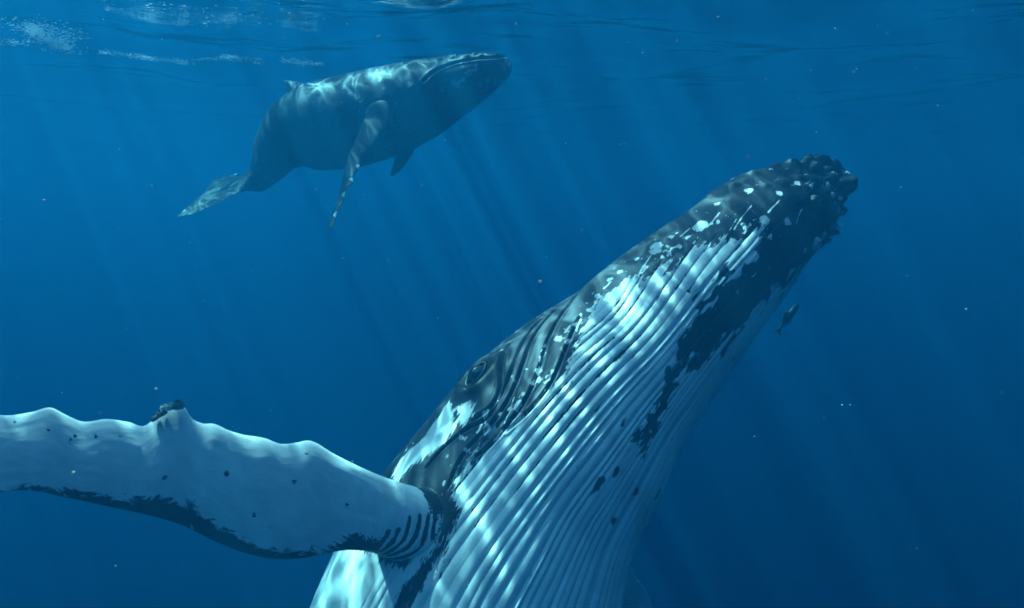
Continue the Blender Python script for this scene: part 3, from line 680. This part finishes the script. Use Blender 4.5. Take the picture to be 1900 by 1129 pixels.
# ------------------------------------------------------------------ little fish below the chin
def fish(name, label, hx, hy, tx, ty, d, dark):
    H, Tt = P(hx, hy, d), P(tx, ty, d + 0.03); ax = Tt - H; L = np.linalg.norm(ax); ax = ax/L
    up = norm(np.array(cdir(-0.8, 0.45, 0.25))); up = norm(up - (up @ ax)*ax); sd = np.cross(ax, up)
    root = empty(name, (H + Tt)/2); tag(root, label, 'fish')
    u = np.array([0, .03, .08, .16, .28, .42, .56, .68, .78, .86]); hh = np.array([.012, .05, .065, .085, .10, .095, .075, .05, .034, .028])*L; ww = hh*0.6
    v = []; f = []; N = 16
    for k, uu in enumerate(u):
        for a in range(N):
            t = 2*math.pi*a/N; v.append(H + ax*uu*L + up*hh[k]*math.sin(t) + sd*ww[k]*math.cos(t))
    for k in range(len(u)-1):
        for a in range(N): f.append((k*N+a, k*N+(a+1) % N, (k+1)*N+(a+1) % N, (k+1)*N+a))
    f.append(tuple(range(N))); f.append(tuple((len(u)-1)*N + a for a in range(N)))
    m = plain_material('fish_skin', dark, tuple(2*c for c in dark), 12, 0.4, 0.3)
    mesh_obj('body', v, f, m, root)
    def fin(nm, pts, th=0.006):
        vv = [H + ax*a*L + up*b*L + sd*th*s + sd*o*L for s in (-1, 1) for a, b, o in pts]; n = len(pts)
        ff = [tuple(range(n)), tuple(range(2*n-1, n-1, -1))] + [(i, (i+1) % n, n+(i+1) % n, n+i) for i in range(n)]
        mesh_obj(nm, vv, ff, m, root, smooth=False)
    fin('tail_fin', [(.84, .028, 0), (.92, .08, 0), (1.0, .15, 0), (.97, .05, 0), (.965, 0, 0), (.97, -.05, 0), (1.0, -.15, 0), (.92, -.08, 0), (.84, -.028, 0)])
    fin('dorsal_fin', [(.34, .115, 0), (.42, .18, 0), (.5, .165, 0), (.62, .11, 0), (.72, .04, 0)])
    fin('anal_fin', [(.48, -.10, 0), (.55, -.16, 0), (.63, -.12, 0), (.72, -.04, 0)])
    fin('pectoral_fin', [(.24, -.03, .075), (.34, -.10, .12), (.38, -.06, .12), (.30, .0, .08)])
fish('small_fish', 'small dark fish hovering beside the chin of the big whale', 1482, 564, 1441, 618, 9.0, (0.03, 0.036, 0.042))

# ------------------------------------------------------------------ bubbles (foam and wave glints), drifting specks
def blob_cloud(name, centers, radii, material, squash=None):
    t = (1 + 5**.5)/2
    bv = norm(np.array([(-1, t, 0), (1, t, 0), (-1, -t, 0), (1, -t, 0), (0, -1, t), (0, 1, t), (0, -1, -t), (0, 1, -t), (t, 0, -1), (t, 0, 1), (-t, 0, -1), (-t, 0, 1)]))
    bf = np.array([(0,11,5),(0,5,1),(0,1,7),(0,7,10),(0,10,11),(1,5,9),(5,11,4),(11,10,2),(10,7,6),(7,1,8),(3,9,4),(3,4,2),(3,2,6),(3,6,8),(3,8,9),(4,9,5),(2,4,11),(6,2,10),(8,6,7),(9,8,1)])
    c = np.asarray(centers); r = np.asarray(radii); n = len(c)
    V = c[:, None] + bv[None]*r[:, None, None]*(squash if squash is not None else np.ones(3)) ; Fc = bf[None] + (np.arange(n)*12)[:, None, None]
    return mesh_np(name, V.reshape(-1, 3), np.zeros((0, 4), int), Fc.reshape(-1, 3), material)
def bubbles():
    pts, rad = [], []
    def streak(path, d0, d1, n, spread, r0, r1):
        p = np.array(path, float); t = np.concatenate([[0], np.cumsum(np.hypot(*np.diff(p, axis=0).T))]); t /= t[-1]
        cl = [(rng.random(), rng.normal()*spread*0.8, 0.02 + 0.05*rng.random(), 0.25 + rng.random()) for _ in range(22)]; pw = np.array([c[3] for c in cl]); pw /= pw.sum(); cw = np.cumsum(pw)
        for _ in range(n):
            c = cl[min(int(np.searchsorted(cw, rng.random())), 21)]; u = np.clip(c[0] + rng.normal()*c[2], 0, 1)
            x, y = np.interp(u, t, p[:, 0]), np.interp(u, t, p[:, 1]) + c[1] + (u - c[0])*60*spread/8
            x += rng.normal()*spread*1.4; y += rng.normal()*spread*0.35
            d = d0 + (d1 - d0)*u + rng.normal()*0.12; q = P(x, y, d)
            q[2] = min(q[2], wave_z(q[0], q[1]) - 0.015)
            pts.append(q); rad.append(r0 + (r1 - r0)*rng.random()**3)
    streak([(20, 38), (75, 52), (110, 78), (150, 92)], 10, 10.5, 1100, 11, .002, .009)
    streak([(60, 60), (95, 80), (125, 90)], 10, 10.2, 1200, 6, .002, .010)
    streak([(0, 78), (60, 80)], 10.3, 10.3, 120, 4, .004, .010)
    streak([(195, 98), (270, 108), (340, 116), (400, 106), (480, 116)], 12, 12.3, 1500, 3.6, .002, .007)
    streak([(520, 112), (560, 116), (598, 122)], 12.4, 12.5, 550, 2.6, .002, .007)
    for _ in range(60): streak([(rng.uniform(150, 640), rng.uniform(2, 50)), (rng.uniform(150, 640), rng.uniform(2, 50))], 9, 9, 1, 2, .004, .009)
    b = NB('foam_glint_bubbles'); b.bsdf((0.8, 0.85, 0.87), 0.25, 0.5)  # pale bubbles also stand in for bright glints on the wave crests
    tag(blob_cloud('foam_glint_bubbles', pts, rad, b.m, np.array([2.6, 1.0, 0.6])), 'streaks of white bubbles for foam and bright wave glints under the surface at upper left', 'bubbles', kind='stuff')
bubbles()
def specks():
    pts, rad = [], []
    for x, y, d, r in [(82, 372, 4, 5), (290, 722, 3.2, 5), (703, 69, 3.4, 6), (1333, 32, 4, 4), (1192, 98, 4, 2.5), (1003, 523, 3, 6), (137, 877, 3.2, 6), (1400, 810, 5, 3), (1793, 574, 4, 4), (1515, 246, 5, 3), (235, 610, 5, 2), (282, 345, 4, 4), (1740, 196, 5, 3), (1684, 512, 5, 3), (1158, 267, 5, 2), (1550, 53, 5, 3)]:
        pts.append(P(x, y, d)); rad.append(r*d/F*0.5)
    for _ in range(120):
        d = rng.uniform(1.5, 8); pts.append(P(rng.uniform(-100, 2000), rng.uniform(-50, 1200), d)); rad.append(rng.uniform(.5, 1.3)*d/F*rng.choice([.6, 1.0, 1.2]))
    b = NB('drifting_matter'); b.bsdf((0.55, 0.52, 0.48), 0.8, 0.1)
    tag(blob_cloud('drifting_specks', pts, rad, b.m, np.array([1.2, 0.8, 0.8])), 'tiny pale specks drifting through the blue water', 'specks', kind='stuff')
specks()
